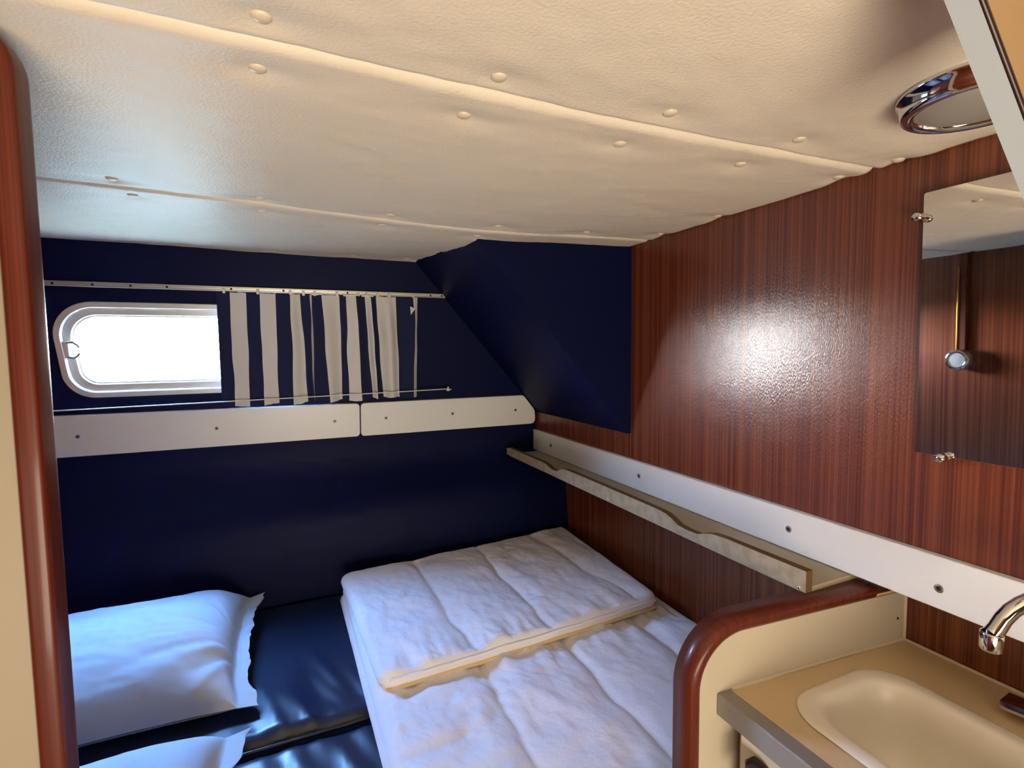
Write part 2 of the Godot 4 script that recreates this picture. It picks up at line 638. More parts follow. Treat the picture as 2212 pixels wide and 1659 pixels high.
# ---------------------------------------------------------------- partitions
func build_partitions():
	# partition at the left of the view, with its varnished post
	var w := structure("wall_partition", "cream partition at the left edge of the view")
	part("panel", box(Vector3(-0.725, 0, -0.655), Vector3(-0.240, 1.672, -0.633), 0.001), M.tan_cream, w)
	var post := structure("trim_1", "varnished mahogany post capping the left partition")
	var sec := []
	for k in 24:
		var a := TAU * (k + 0.5) / 24
		var cx := signf(cos(a)) * pow(absf(cos(a)), 0.32)
		var sy := signf(sin(a)) * pow(absf(sin(a)), 0.32)
		sec.append(Vector2(cx * 0.019, sy * 0.0105))
	var path := [Vector3(-0.2285, 0.0, -0.644), Vector3(-0.2285, 0.5, -0.644), Vector3(-0.2285, 1.0, -0.644), Vector3(-0.2285, 1.5, -0.644)]
	for k in 9:
		var a := (PI / 2) * k / 8
		path.append(Vector3(-0.2285 - 0.035 * (1 - cos(a)), 1.632 + 0.035 * sin(a), -0.644))
	path.append(Vector3(-0.5, 1.667, -0.644))
	path.append(Vector3(-0.72, 1.667, -0.644))
	var st := st_new()
	sweep_into(st, path, sec, Vector3(0, 0, 1))
	part("capping", done(st), M.varnished, post)

	# low partition between berth and galley; turned a little off the hull's line
	var g := structure("wall_galley", "low cream partition with rounded mahogany capping between berth and galley")
	g.position = Vector3(1.032, 0, -0.540)
	g.rotation.y = deg_to_rad(-4.3)
	# local x runs from the bulkhead (0) to the rounded end (-0.48)
	var ol := PackedVector2Array()
	ol.append(Vector2(0.0, 0.0))
	ol.append(Vector2(0.0, 0.918))
	var rad := 0.085
	var ex := -0.4655
	for k in 15:
		var a := PI / 2 + (PI / 2) * k / 14
		ol.append(Vector2(ex + rad + rad * cos(a), 0.918 - rad + rad * sin(a)))
	ol.append(Vector2(ex, 0.0))
	part("panel", plate(ol, -0.022, 0.0, 0.0008), M.cream, g)
	var cap := []
	cap.append(Vector3(-0.083, 0.928, -0.016))
	cap.append(Vector3(-0.25, 0.928, -0.016))
	var pr := rad + 0.010
	for k in 15:
		var a := PI / 2 + (PI / 2) * k / 14
		cap.append(Vector3(ex + rad + pr * cos(a), 0.918 - rad + pr * sin(a), -0.016))
	cap.append(Vector3(ex - 0.010, 0.5, -0.016))
	cap.append(Vector3(ex - 0.010, 0.0, -0.016))
	var sec2 := []
	# half-moulded capping section: flat inside, eased outer edges
	for q in [[-0.0225, 0.0105], [-0.0225, -0.004], [-0.020, -0.009], [-0.0145, -0.012], [0.0105, -0.012], [0.0165, -0.009], [0.0185, -0.004], [0.0185, 0.0105]]:
		sec2.append(Vector2(q[0], q[1]))
	st = st_new()
	sweep_into(st, cap, sec2, Vector3(0, 0, 1), 1, true, true)
	part("capping", done(st), M.varnished, g)
	part("bare_end", box(Vector3(-0.083, 0.917, -0.020), Vector3(-0.001, 0.9225, -0.002), 0.0005), M.peach_core, g, "unvarnished top of the partition by the bulkhead")
	part("screw", lathe([Vector2(0, 0.0012), Vector2(0.002, 0.0012), Vector2(0.0024, 0)], Transform3D(Basis(Vector3.RIGHT, PI / 2), Vector3(-0.022, 0.868, 0.0)), 12), M.screw_slot, g)

func build_knee():
	var t := thing("corner_casing", "navy vinyl triangular casing in the top corner beside the mahogany bulkhead", "casing")
	var st := st_new()
	var zf := -1.258
	var zb := -1.94
	var a := Vector2(0.953, 1.109)
	var b := Vector2(0.953, 1.70)
	var c := Vector2(0.428, 1.70)
	var r := 0.004
	# front triangle, slanted face, back
	tri(st, Vector3(a.x, a.y, zf), Vector3(c.x, c.y, zf), Vector3(b.x, b.y, zf))
	var n := Vector3(-0.745, -0.66, 0).normalized() * r
	quad(st, Vector3(c.x, c.y, zf - r) + n, Vector3(a.x, a.y, zf - r) + n, Vector3(a.x, a.y, zb) + n, Vector3(c.x, c.y, zb) + n)
	quad(st, Vector3(c.x, c.y, zf), Vector3(a.x, a.y, zf), Vector3(a.x, a.y, zf - r) + n, Vector3(c.x, c.y, zf - r) + n)
	tri(st, Vector3(a.x, a.y, zb), Vector3(b.x, b.y, zb), Vector3(c.x, c.y, zb))
	quad(st, Vector3(b.x, b.y, zf), Vector3(c.x, c.y, zf), Vector3(c.x, c.y, zb), Vector3(b.x, b.y, zb))
	quad(st, Vector3(a.x, a.y, zf), Vector3(b.x, b.y, zf), Vector3(b.x, b.y, zb), Vector3(a.x, a.y, zb))
	part("vinyl_cover", done(st), M.navy, t)

# ---------------------------------------------------------------- added lamp that stands in for unseen warm light behind the viewer
func build_added_lamp():
	var t := thing("added_fill_lamp", "added opal uplight behind the viewer, standing in for unseen warm light", "lamp")
	t.position = Vector3(-0.06, 0.74, 0.86)
	t.rotation.x = deg_to_rad(35)
	part("housing", box(Vector3(-0.53, -0.33, 0.016), Vector3(0.53, 0.33, 0.05), 0.006), M.white_board, t)
	for x in [-0.4, 0.4]:
		part("leg", tube([Vector3(x, 0.0, 0.05), Vector3(x, -0.43, 0.33), Vector3(x, -0.578, 0.456)], 0.012, 10), M.steel, t)
	var em := mat(Color(0.95, 0.92, 0.85), 0.5)
	em.emission_enabled = true
	em.emission = Color(1.0, 0.945, 0.85)
	em.emission_energy_multiplier = 1.5
	part("opal_cover", box(Vector3(-0.51, -0.31, 0.0), Vector3(0.51, 0.31, 0.017), 0.006), em, t)
	var l := AreaLight3D.new()
	l.name = "uplight"
	l.light_color = Color(1.0, 0.935, 0.83)
	l.light_energy = 1.32
	l.area_size = Vector2(1.0, 0.6)
	l.area_range = 8.0
	l.area_attenuation = 2.0
	l.shadow_enabled = true
	t.add_child(l)
	l.position = Vector3(0, 0, -0.01)

# ---------------------------------------------------------------- white boards
func screw(parent: Node3D, at: Transform3D, r := 0.006):
	var s := part("screw", lathe([Vector2(r * 0.45, 0.0009), Vector2(r * 0.85, 0.0011), Vector2(r, 0.0003), Vector2(r, -0.001)], at, 14), M.steel, parent)
	part("screw_recess", lathe([Vector2(0, 0.0004), Vector2(r * 0.5, 0.0007), Vector2(r * 0.5, 0.0)], at, 10), M.screw_slot, s)

func build_boards():
	var face := Basis(Vector3.RIGHT, PI / 2)
	var a := thing("fiddle_board", "long white fiddle board under the window on the navy hull side", "board", "white fiddle boards on the hull side")
	a.transform = hull_frame
	part("board", plate(round_outline([Vector2(-0.652, -0.004), Vector2(0.2335, -0.008), Vector2(0.2335, 0.114), Vector2(-0.652, 0.121)], [0.013, 0.013, 0.013, 0.013], 6), -0.001, 0.015, 0.0015), M.white_board, a)
	for p in [[-0.572, 0.057], [-0.214, 0.056], [0.148, 0.055]]:
		screw(a, Transform3D(face, Vector3(p[0], p[1], 0.015)))
	var b := thing("fiddle_board", "shorter white fiddle board with clipped corner beside the bulkhead", "board", "white fiddle boards on the hull side")
	b.transform = hull_frame
	var ol := PackedVector2Array()
	for k in 7:
		ol.append(Vector2(0.2375 + 0.013 - 0.013 * cos(PI / 2 * k / 6), -0.008 + 0.013 - 0.013 * sin(PI / 2 * k / 6)))
	for p in [[0.918, -0.010], [0.930, -0.008], [0.938, 0.0], [0.940, 0.012], [0.936, 0.044], [0.928, 0.058], [0.886, 0.107], [0.877, 0.113]]:
		ol.append(Vector2(p[0], p[1]))
	for k in 7:
		ol.append(Vector2(0.2375 + 0.013 - 0.013 * sin(PI / 2 * k / 6), 0.114 - 0.013 + 0.013 * cos(PI / 2 * k / 6)))
	part("board", plate(ol, -0.001, 0.015, 0.0015), M.white_board, b)
	for p in [[0.326, 0.055], [0.580, 0.055], [0.847, 0.053]]:
		screw(b, Transform3D(face, Vector3(p[0], p[1], 0.015)))
	# strip on the bulkhead
	var s := thing("bulkhead_strip", "long white board screwed along the mahogany bulkhead above the shelf", "board")
	part("board", box(Vector3(0.936, 0.9485, -1.902), Vector3(0.951, 1.033, 1.5), 0.0012), M.white_board, s)
	for p in [[0.991, -1.745], [0.993, -1.20], [0.992, -0.711], [0.982, -0.445], [0.985, -0.15]]:
		screw(s, Transform3D(Basis(Vector3(0, 0, 1), PI / 2), Vector3(0.936, p[0], p[1])), 0.007)

# ---------------------------------------------------------------- bulkhead shelf
func build_shelf():
	var t := thing("narrow_shelf", "narrow worn cream shelf along the bulkhead with a notched front rail", "shelf")
	part("shelf_board", box(Vector3(0.8155, 0.9355, -1.87), Vector3(1.031, 0.947, -0.582), 0.0015), M.shelf_cream, t)
	# front rail: outline in (z, y), wavy top with two finger notches
	var top := [[-1.868, 0.970], [-1.845, 0.976], [-1.56, 0.977], [-1.53, 0.975], [-1.505, 0.969], [-1.48, 0.965], [-1.45, 0.967], [-1.425, 0.979], [-1.40, 0.984], [-1.34, 0.985], [-1.1, 0.984], [-0.96, 0.983], [-0.925, 0.981], [-0.905, 0.975], [-0.885, 0.966], [-0.855, 0.964], [-0.825, 0.965], [-0.805, 0.973], [-0.785, 0.979], [-0.75, 0.982], [-0.66, 0.983], [-0.572, 0.984]]
	var ol := []
	for p in top:
		ol.append(Vector2(p[0], p[1]))
	var st := st_new()
	var x0 := 0.800
	var x1 := 0.816
	var yb := 0.946
	for i in ol.size() - 1:
		var a: Vector2 = ol[i]
		var b: Vector2 = ol[i + 1]
		quad(st, Vector3(x0, yb, a.x), Vector3(x0, yb, b.x), Vector3(x0, b.y, b.x), Vector3(x0, a.y, a.x))
		quad(st, Vector3(x1, yb, b.x), Vector3(x1, yb, a.x), Vector3(x1, a.y, a.x), Vector3(x1, b.y, b.x))
		quad(st, Vector3(x1, yb, a.x), Vector3(x1, yb, b.x), Vector3(x0, yb, b.x), Vector3(x0, yb, a.x))
	var rail := part("front_rail", done(st), M.worn_cream, t)
	st = st_new()
	for i in ol.size() - 1:
		var a: Vector2 = ol[i]
		var b: Vector2 = ol[i + 1]
		quad(st, Vector3(x0, a.y, a.x), Vector3(x0, b.y, b.x), Vector3(x1, b.y, b.x), Vector3(x1, a.y, a.x), 1)
	var e: Vector2 = ol[-1]
	quad(st, Vector3(x0, yb, e.x), Vector3(x1, yb, e.x), Vector3(x1, e.y, e.x), Vector3(x0, e.y, e.x))
	var f: Vector2 = ol[0]
	quad(st, Vector3(x1, yb, f.x), Vector3(x0, yb, f.x), Vector3(x0, f.y, f.x), Vector3(x1, f.y, f.x))
	part("raw_edge", done(st), M.raw_edge, rail, "bare brown plywood edge")
	for z in [-1.80, -1.16, -0.585]:
		part("screw", lathe([Vector2(0, 0.0022), Vector2(0.0018, 0.002), Vector2(0.0032, 0.0008), Vector2(0.0034, -0.001)], Transform3D(Basis(Vector3(0, 0, 1), PI / 2), Vector3(x0, 0.951, z)), 12), M.chrome, t)

# ---------------------------------------------------------------- berth
# a soft slab: four plan corners (far-left, far-right, near-right, near-left), rounded all round
func soft_slab(c: Array, y0: float, thick: float, er: float, cr: float, nu: int, nv: int, relief: Callable) -> ArrayMesh:
	var st := st_new()
	var lx: float = (c[1] - c[0]).length()
	var lz: float = (c[3] - c[0]).length()
	for side in 2:
		var f := func(u0: float, v0: float) -> Vector3:
			# crowd the samples at the edges
			var u := 0.5 - 0.5 * cos(PI * u0) * (0.35 + 0.65 * absf(cos(PI * u0)))
			var v := 0.5 - 0.5 * cos(PI * v0) * (0.35 + 0.65 * absf(cos(PI * v0)))
			u = lerpf(u0, u, 0.75)
			v = lerpf(v0, v, 0.75)
			var px := u * lx
			var pz := v * lz
			var qx := minf(px, lx - px)
			var qz := minf(pz, lz - pz)
			var e := minf(qx, qz)
			if qx < cr and qz < cr:
				var d := Vector2(cr - qx, cr - qz)
				var m := maxf(d.x, d.y)
				var k := m / maxf(d.length(), 1e-6)
				d *= k
				e = cr - d.length()
				var nx := cr - d.x
				var nz := cr - d.y
				px = nx if px < lx * 0.5 else lx - nx
				pz = nz if pz < lz * 0.5 else lz - nz
			var uu := px / lx
			var vv := pz / lz
			var a: Vector2 = c[0].lerp(c[1], uu)
			var b: Vector2 = c[3].lerp(c[2], uu)
			var p := a.lerp(b, vv)
			var w := clampf(e / er, 0.0, 1.0)
			var h := sqrt(maxf(0.0, 1.0 - (1.0 - w) * (1.0 - w)))
			var r: Vector2 = relief.call(p.x, p.y, uu, vv, e)
			if side == 0:
				return Vector3(p.x, y0 + thick * 0.5 + thick * 0.5 * h + r.x * h + r.y, p.y)
			return Vector3(p.x, y0 + thick * 0.5 - thick * 0.5 * h + r.y, p.y)
		if side == 0:
			grid_into(st, nu, nv, f, false)
		else:
			grid_into(st, mini(nu, 40), mini(nv, 40), f, true)
	return done(st)

func build_berth():
	var t := thing("berth", "berth platform under the navy cushions", "berth")
	part("platform", box(Vector3(-0.715, 0, -1.768), Vector3(1.03, 0.43, -0.665), 0.004), M.cream, t)
	var a := thing("berth_cushion", "navy vinyl berth cushion along the hull side under the large pillow", "cushion", "navy vinyl berth cushions")
	var wr := func(x: float, z: float, _u: float, _v: float, e: float) -> Vector2:
		# gathers that run in from the front edge of the cushion
		var near := clampf((z + 1.52) / 0.30, 0.0, 1.0)
		var s := (x - 0.28 * (z + 1.15)) * 1.0
		var k := 0.010 * noise_a.get_noise_2d(s * 7.0 + 3.1, z * 1.3) * near
		k += 0.005 * noise_b.get_noise_2d(s * 15.0, z * 2.5) * near
		k += 0.003 * noise_a.get_noise_2d(x * 2.0, z * 2.0)
		k *= smoothstep(0.20, 0.10, x) * smoothstep(-0.2, -0.1, x)
		return Vector2(k * clampf(e / 0.02, 0.0, 1.0), 0.0)
	part("cover", soft_slab([Vector2(-0.715, -1.782), Vector2(1.028, -1.782), Vector2(1.028, -1.148), Vector2(-0.715, -1.152)], 0.43, 0.12, 0.035, 0.04, 170, 110, wr), M.cushion, a)
	part("piping", tube([Vector3(-0.70, 0.532, -1.150), Vector3(0.0, 0.5325, -1.1475), Vector3(1.01, 0.532, -1.148)], 0.0045, 8), M.cushion_piping, a)
	var b := thing("berth_cushion", "navy vinyl berth cushion nearest the viewer under the half-hidden pillow", "cushion", "navy vinyl berth cushions")
	part("cover", soft_slab([Vector2(-0.715, -1.140), Vector2(1.028, -1.136), Vector2(1.028, -0.605), Vector2(-0.715, -0.66)], 0.43, 0.115, 0.035, 0.04, 120, 80, wr), M.cushion, b)

func duvet_relief(x: float, z: float, e: float, seams: Array, front: float, top: bool) -> Vector2:
	var y := 0.0
	for s in seams:
		var sx: float = s + 0.012 * noise_b.get_noise_2d(s * 31.0, z * 4.0)
		var d := absf(x - sx)
		y -= 0.010 * exp(-d / 0.010) + 0.005 * gauss(d, 0.04)
	y += 0.004
	y += 0.0065 * noise_a.get_noise_2d(x * 5.0, z * 4.0)
	y += 0.0036 * noise_a.get_noise_2d(x * 14.0 + 5.0, z * 9.0)
	var mask := clampf(0.5 + 1.4 * noise_b.get_noise_2d(x * 1.6 + 20.0, z * 1.9), 0.0, 1.0)
	y -= 0.0030 * mask * pow(1.0 - absf(noise_b.get_noise_2d(x * 5.5 + z * 2.0, z * 4.0 - x * 1.5)), 6.0)
	y -= 0.0014 * mask * pow(1.0 - absf(noise_b.get_noise_2d(x * 12.0 - z * 4.0 + 40.0, z * 7.0)), 6.0)
	# short puckers that stand off the hems and seams
	var df := absf(z - front)
	y += 0.0062 * noise_b.get_noise_2d(x * 22.0, z * 4.0 + 9.0) * exp(-df / 0.09)
	if not top:
		y += 0.0060 * noise_b.get_noise_2d(x * 5.0 - z * 3.0, z * 19.0 + x * 6.0) * exp(-maxf(0.0, x - 0.16) / 0.25)
	return Vector2(y * clampf(e / 0.03, 0.0, 1.0), 0.0)

func build_duvet():
	var t := thing("duvet", "white quilted duvet folded over at the foot of the berth", "duvet")
	var seams := [0.398, 0.632, 0.868]
	var low := func(x: float, z: float, _u: float, _v: float, e: float) -> Vector2:
		var r := duvet_relief(x, z, e, [0.30, 0.55, 0.80], -1.12, false)
		return Vector2(r.x * 0.5, 0.0015 * noise_b.get_noise_2d(x * 30.0, z * 30.0))
	part("lower_fold", soft_slab([Vector2(0.128, -1.70), Vector2(1.015, -1.755), Vector2(1.015, -0.62), Vector2(0.145, -0.62)], 0.5525, 0.034, 0.017, 0.03, 110, 110, low), M.duvet, t)
	var mid := func(x: float, z: float, _u: float, _v: float, e: float) -> Vector2:
		return duvet_relief(x, z, e, seams, -1.12, false)
	part("middle_fold", soft_slab([Vector2(0.137, -1.70), Vector2(1.01, -1.76), Vector2(1.01, -0.62), Vector2(0.152, -0.62)], 0.578, 0.036, 0.018, 0.03, 190, 230, mid), M.duvet, t)
	var topf := func(x: float, z: float, _u: float, _v: float, e: float) -> Vector2:
		var r := duvet_relief(x, z, e, [0.375 + 0.03 * (z + 1.6), 0.608, 0.845 + 0.10 * (z + 1.65)], -1.11, true)
		# lifts a little at the free right-hand corner
		r.y = 0.006 * clampf((x - 0.55) / 0.4, 0.0, 1.0) + 0.003 * noise_a.get_noise_2d(x * 6.0, 2.0)
		return r
	var far := [Vector2(0.131, -1.70), Vector2(1.00, -1.765), Vector2(0.965, -1.135), Vector2(0.160, -1.098)]
	var up := part("turned_over_fold", soft_slab(far, 0.608, 0.042, 0.020, 0.035, 200, 170, topf), M.duvet, t)
	# piped hem along the free edge of the turned-over part
	var pts := []
	for k in 41:
		var u := k / 40.0
		var p: Vector2 = far[3].lerp(far[2], lerpf(0.03, 0.975, u))
		pts.append(Vector3(p.x, 0.6375 + 0.006 * clampf((p.x - 0.55) / 0.4, 0.0, 1.0) + 0.003 * noise_a.get_noise_2d(p.x * 6.0, 2.0), p.y - 0.0005))
	part("piping", tube(pts, 0.0045, 8), M.duvet, up)
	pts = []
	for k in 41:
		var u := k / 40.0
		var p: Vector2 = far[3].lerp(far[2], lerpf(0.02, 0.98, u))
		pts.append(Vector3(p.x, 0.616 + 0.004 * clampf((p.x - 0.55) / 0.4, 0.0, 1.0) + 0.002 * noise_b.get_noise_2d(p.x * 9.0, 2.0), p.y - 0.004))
	part("under_hem", tube(pts, 0.0055, 8), M.duvet_warm_tint, up, "under-hem of the fold, warm light painted into its colour")

func pillow_mesh(w: float, d: float, h: float, seed_: float) -> ArrayMesh:
	var st := st_new()
	for side in 2:
		var f := func(u0: float, v0: float) -> Vector3:
			var u := lerpf(-1.0, 1.0, u0)
			var v := lerpf(-1.0, 1.0, v0)
			var pin_u := 1.0 - 0.10 * pow(1.0 - v * v, 0.8) * u * u
			var pin_v := 1.0 - 0.09 * pow(1.0 - u * u, 0.8) * v * v
			var x := w * 0.5 * u * pin_u
			var z := d * 0.5 * v * pin_v
			if u > 0.8:
				x += 0.010 * noise_b.get_noise_2d(v * 3.0 + seed_, 1.0) * (u - 0.8) / 0.2
			# filled part ends before the open hem on the right-hand side
			var us := clampf(u / (0.86 if u > 0 else 1.0), -1.0, 1.0)
			var fill := pow(maxf(0.0, (1.0 - us * us * us * us) * (1.0 - v * v)), 0.5)
			var y := h * fill
			# gathers towards the hem and the near corner
			var g := clampf((u - 0.1) / 0.7, 0.0, 1.0)
			var ang := atan2(v - 0.35, 1.0 - u + 0.05)
			y += 0.016 * noise_b.get_noise_2d(ang * 3.0 + seed_, 0.5 + u * 0.6) * g * minf(1.0, fill * 2.5)
			y += 0.008 * noise_a.get_noise_2d(u * 2.2 + seed_, v * 2.2) * fill
			y += 0.010 * noise_a.get_noise_2d(u * 1.6 + v * 2.0 + seed_, v * 4.0 - u) * clampf(v, 0.0, 1.0) * fill
			var hem := clampf((u - 0.86) / 0.14, 0.0, 1.0)
			var wave := 0.008 * noise_b.get_noise_2d(v * 4.0 + seed_ * 2.0, 3.0) * hem + 0.004 * hem
			var base := h * 0.30 - 0.026 * maxf(0.0, v) * maxf(0.0, v)
			if side == 0:
				return Vector3(x, base + y * 0.72 + 0.0012 + wave, z)
			return Vector3(x, base - base * pow(fill, 0.6) + wave, z)
		if side == 0:
			grid_into(st, 110, 90, f, false)
		else:
			grid_into(st, 110, 90, f, true)
	return done(st)

func build_pillows():
	var a := thing("pillow", "white pillow lying against the navy hull lining", "pillow", "white pillows on the berth")
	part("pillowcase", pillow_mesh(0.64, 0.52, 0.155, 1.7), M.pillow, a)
	a.position = Vector3(-0.405, 0.553, -1.497)
	a.rotation.y = deg_to_rad(0.0)
	var b := thing("pillow", "white pillow cut off by the bottom edge, only its corner showing", "pillow", "white pillows on the berth")
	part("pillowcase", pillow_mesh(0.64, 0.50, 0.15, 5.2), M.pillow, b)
	b.position = Vector3(-0.405, 0.549, -0.875)
	b.rotation.y = deg_to_rad(2.0)

# ---------------------------------------------------------------- curtain
func build_curtain():
	var tr := thing("curtain_track", "pale metal curtain track fixed above the port", "curtain track")
	tr.transform = hull_frame
	var st := st_new()
	box_into(st, Vector3(-0.70, 0.4945, 0.0), Vector3(0.545, 0.4975, 0.016), 0.0008)
	box_into(st, Vector3(-0.70, 0.5065, 0.0), Vector3(0.545, 0.5095, 0.016), 0.0008)
	box_into(st, Vector3(-0.70, 0.4972, 0.0), Vector3(0.545, 0.5068, 0.010), 0.0008)
	part("rail", done(st), M.track, tr)
	for x in [-0.59, -0.50, -0.41, -0.32, -0.15, 0.0, 0.20, 0.49, 0.532]:
		part("screw", lathe([Vector2(0, 0.0008), Vector2(0.003, 0.0008), Vector2(0.0035, 0.0)], Transform3D(Basis(Vector3.RIGHT, PI / 2), Vector3(x, 0.502, 0.0098)), 10), M.screw_slot, tr)

	var wi := thing("curtain_wire", "thin white sprung wire stretched below the port on two hooks", "wire")
	wi.transform = hull_frame
	part("wire", tube([Vector3(-0.635, 0.143, 0.040), Vector3(-0.2, 0.148, 0.041), Vector3(0.2, 0.153, 0.041), Vector3(0.548, 0.158, 0.040)], 0.0019, 8), M.plastic, wi)
	for h in [[-0.640, 0.142, -1.0], [0.553, 0.156, 1.0]]:
		st = st_new()
		var x: float = h[0]
		var y: float = h[1]
		var s: float = h[2]
		lathe_into(st, [Vector2(0, -0.006), Vector2(0.0045, -0.006), Vector2(0.005, 0.003), Vector2(0.0028, 0.006), Vector2(0.0028, 0.013), Vector2(0, 0.013)], Transform3D(Basis(Vector3(0, 0, 1), -PI / 2 * s), Vector3(x, y, 0.040)), 12)
		tube_into(st, [Vector3(x + 0.003 * s, y, 0.040), Vector3(x + 0.008 * s, y - 0.006, 0.024), Vector3(x + 0.009 * s, y - 0.012, 0.0)], 0.0032, 8)
		tube_into(st, [Vector3(x, y - 0.006, 0.040), Vector3(x, y + 0.011, 0.040)], 0.0034, 8)
		part("hook", done(st), M.plastic, wi)

	var t := thing("curtain", "navy and white striped curtain drawn to the right of the port", "curtain")
	t.transform = hull_frame
	var top := [-0.191, -0.154, -0.109, -0.070, -0.024, 0.019, 0.049, 0.078, 0.085, 0.115, 0.172, 0.194, 0.226, 0.256, 0.275, 0.294, 0.332, 0.363, 0.429, 0.441]
	var bot := [-0.194, -0.157, -0.114, -0.071, -0.026, 0.017, 0.064, 0.084, 0.086, 0.134, 0.177, 0.198, 0.242, 0.281, 0.296, 0.320, 0.347, 0.377, 0.427, 0.439]
	var kinds := "NWNWNWNWNWNWNWNWWNW"
	# how far each boundary stands off the wall: folds
	var off := [0.022, 0.020, 0.026, 0.020, 0.027, 0.030, 0.010, 0.028, 0.016, 0.034, 0.008, 0.020, 0.034, 0.011, 0.030, 0.009, 0.034, 0.012, 0.028, 0.014]
	var white := Color(0.60, 0.585, 0.56)
	var navy := Color(0.017, 0.022, 0.058)
	st = st_new()
	var rows := 26
	var cols := 5
	var P := func(i: int, s: float, t_: float, back: float) -> Vector3:
		var x0 := lerpf(top[i], bot[i], t_)
		var x1 := lerpf(top[i + 1], bot[i + 1], t_)
		# the stripes drift as the cloth hangs
		x0 += 0.004 * noise_b.get_noise_2d(i * 0.9, t_ * 1.3) * (4.0 * t_ * (1.0 - t_) + 0.2) * (0.0 if i == 0 else 1.0)
		x1 += 0.004 * noise_b.get_noise_2d((i + 1) * 0.9, t_ * 1.3) * (4.0 * t_ * (1.0 - t_) + 0.2)
		var ease := s * s * (3.0 - 2.0 * s)
		var z := lerpf(off[i], off[i + 1], ease)
		z = lerpf(0.016, z, 0.25 + 0.75 * minf(1.0, t_ * 4.0))
		z = minf(z, 0.036)
		z += 0.0015 * noise_a.get_noise_2d(lerpf(x0, x1, s) * 30.0, t_ * 3.0)
		var ytop := 0.4935 - 0.004 * absf(noise_b.get_noise_1d(lerpf(x0, x1, s) * 40.0))
		var ybot := 0.128 + 0.006 * lerpf(x0, x1, s) + 0.008 * noise_b.get_noise_1d(lerpf(x0, x1, s) * 18.0)
		return Vector3(lerpf(x0, x1, s), lerpf(ytop, ybot, t_), z - back)
	for i in kinds.length():
		st.set_color(white if kinds[i] == "W" else navy)
		for back in [0.0, 0.0015]:
			for r in rows:
				for c in cols:
					var a: Vector3 = P.call(i, float(c) / cols, float(r) / rows, back)
					var b: Vector3 = P.call(i, float(c + 1) / cols, float(r) / rows, back)
					var d: Vector3 = P.call(i, float(c + 1) / cols, float(r + 1) / rows, back)
					var e: Vector3 = P.call(i, float(c) / cols, float(r + 1) / rows, back)
					if back == 0.0:
						quad(st, a, b, d, e, 1)
					else:
						quad(st, e, d, b, a, 2)
		for c in cols:
			for r in [0.0, 1.0]:
				quad(st, P.call(i, float(c) / cols, r, 0.0), P.call(i, float(c + 1) / cols, r, 0.0), P.call(i, float(c + 1) / cols, r, 0.0015), P.call(i, float(c) / cols, r, 0.0015), 3)
	for r in rows:
		for q in [[0, 0.0], [kinds.length() - 1, 1.0]]:
			quad(st, P.call(q[0], q[1], float(r) / rows, 0.0), P.call(q[0], q[1], float(r + 1) / rows, 0.0), P.call(q[0], q[1], float(r + 1) / rows, 0.0015), P.call(q[0], q[1], float(r) / rows, 0.0015), 4)
	part("cloth", done(st), M.curtain, t)
	# corner of the hem that is turned over near the right-hand end
	st = st_new()
	st.set_color(white)
	tri(st, Vector3(0.409, 0.462, 0.0370), Vector3(0.428, 0.455, 0.0370), Vector3(0.412, 0.432, 0.0372))
	tri(st, Vector3(0.409, 0.462, 0.0360), Vector3(0.412, 0.432, 0.0362), Vector3(0.428, 0.455, 0.0360))
	quad(st, Vector3(0.421, 0.494, 0.0300), Vector3(0.428, 0.494, 0.0300), Vector3(0.4285, 0.455, 0.0368), Vector3(0.423, 0.458, 0.0368))
	part("turned_hem", done(st), M.curtain, t)
	for x in [-0.17, -0.075, 0.02, 0.060, 0.095, 0.165, 0.235, 0.262, 0.30, 0.34, 0.425]:
		part("glider", box(Vector3(x - 0.004, 0.488, 0.011), Vector3(x + 0.004, 0.503, 0.0185), 0.001), M.plastic, tr)
	for q in [[0.185, 0.235], [0.085, 0.115], [0.245, 0.285]]:
		part("glider_bar", box(Vector3(q[0], 0.4905, 0.016), Vector3(q[1], 0.4975, 0.0195), 0.0008), M.plastic, tr)

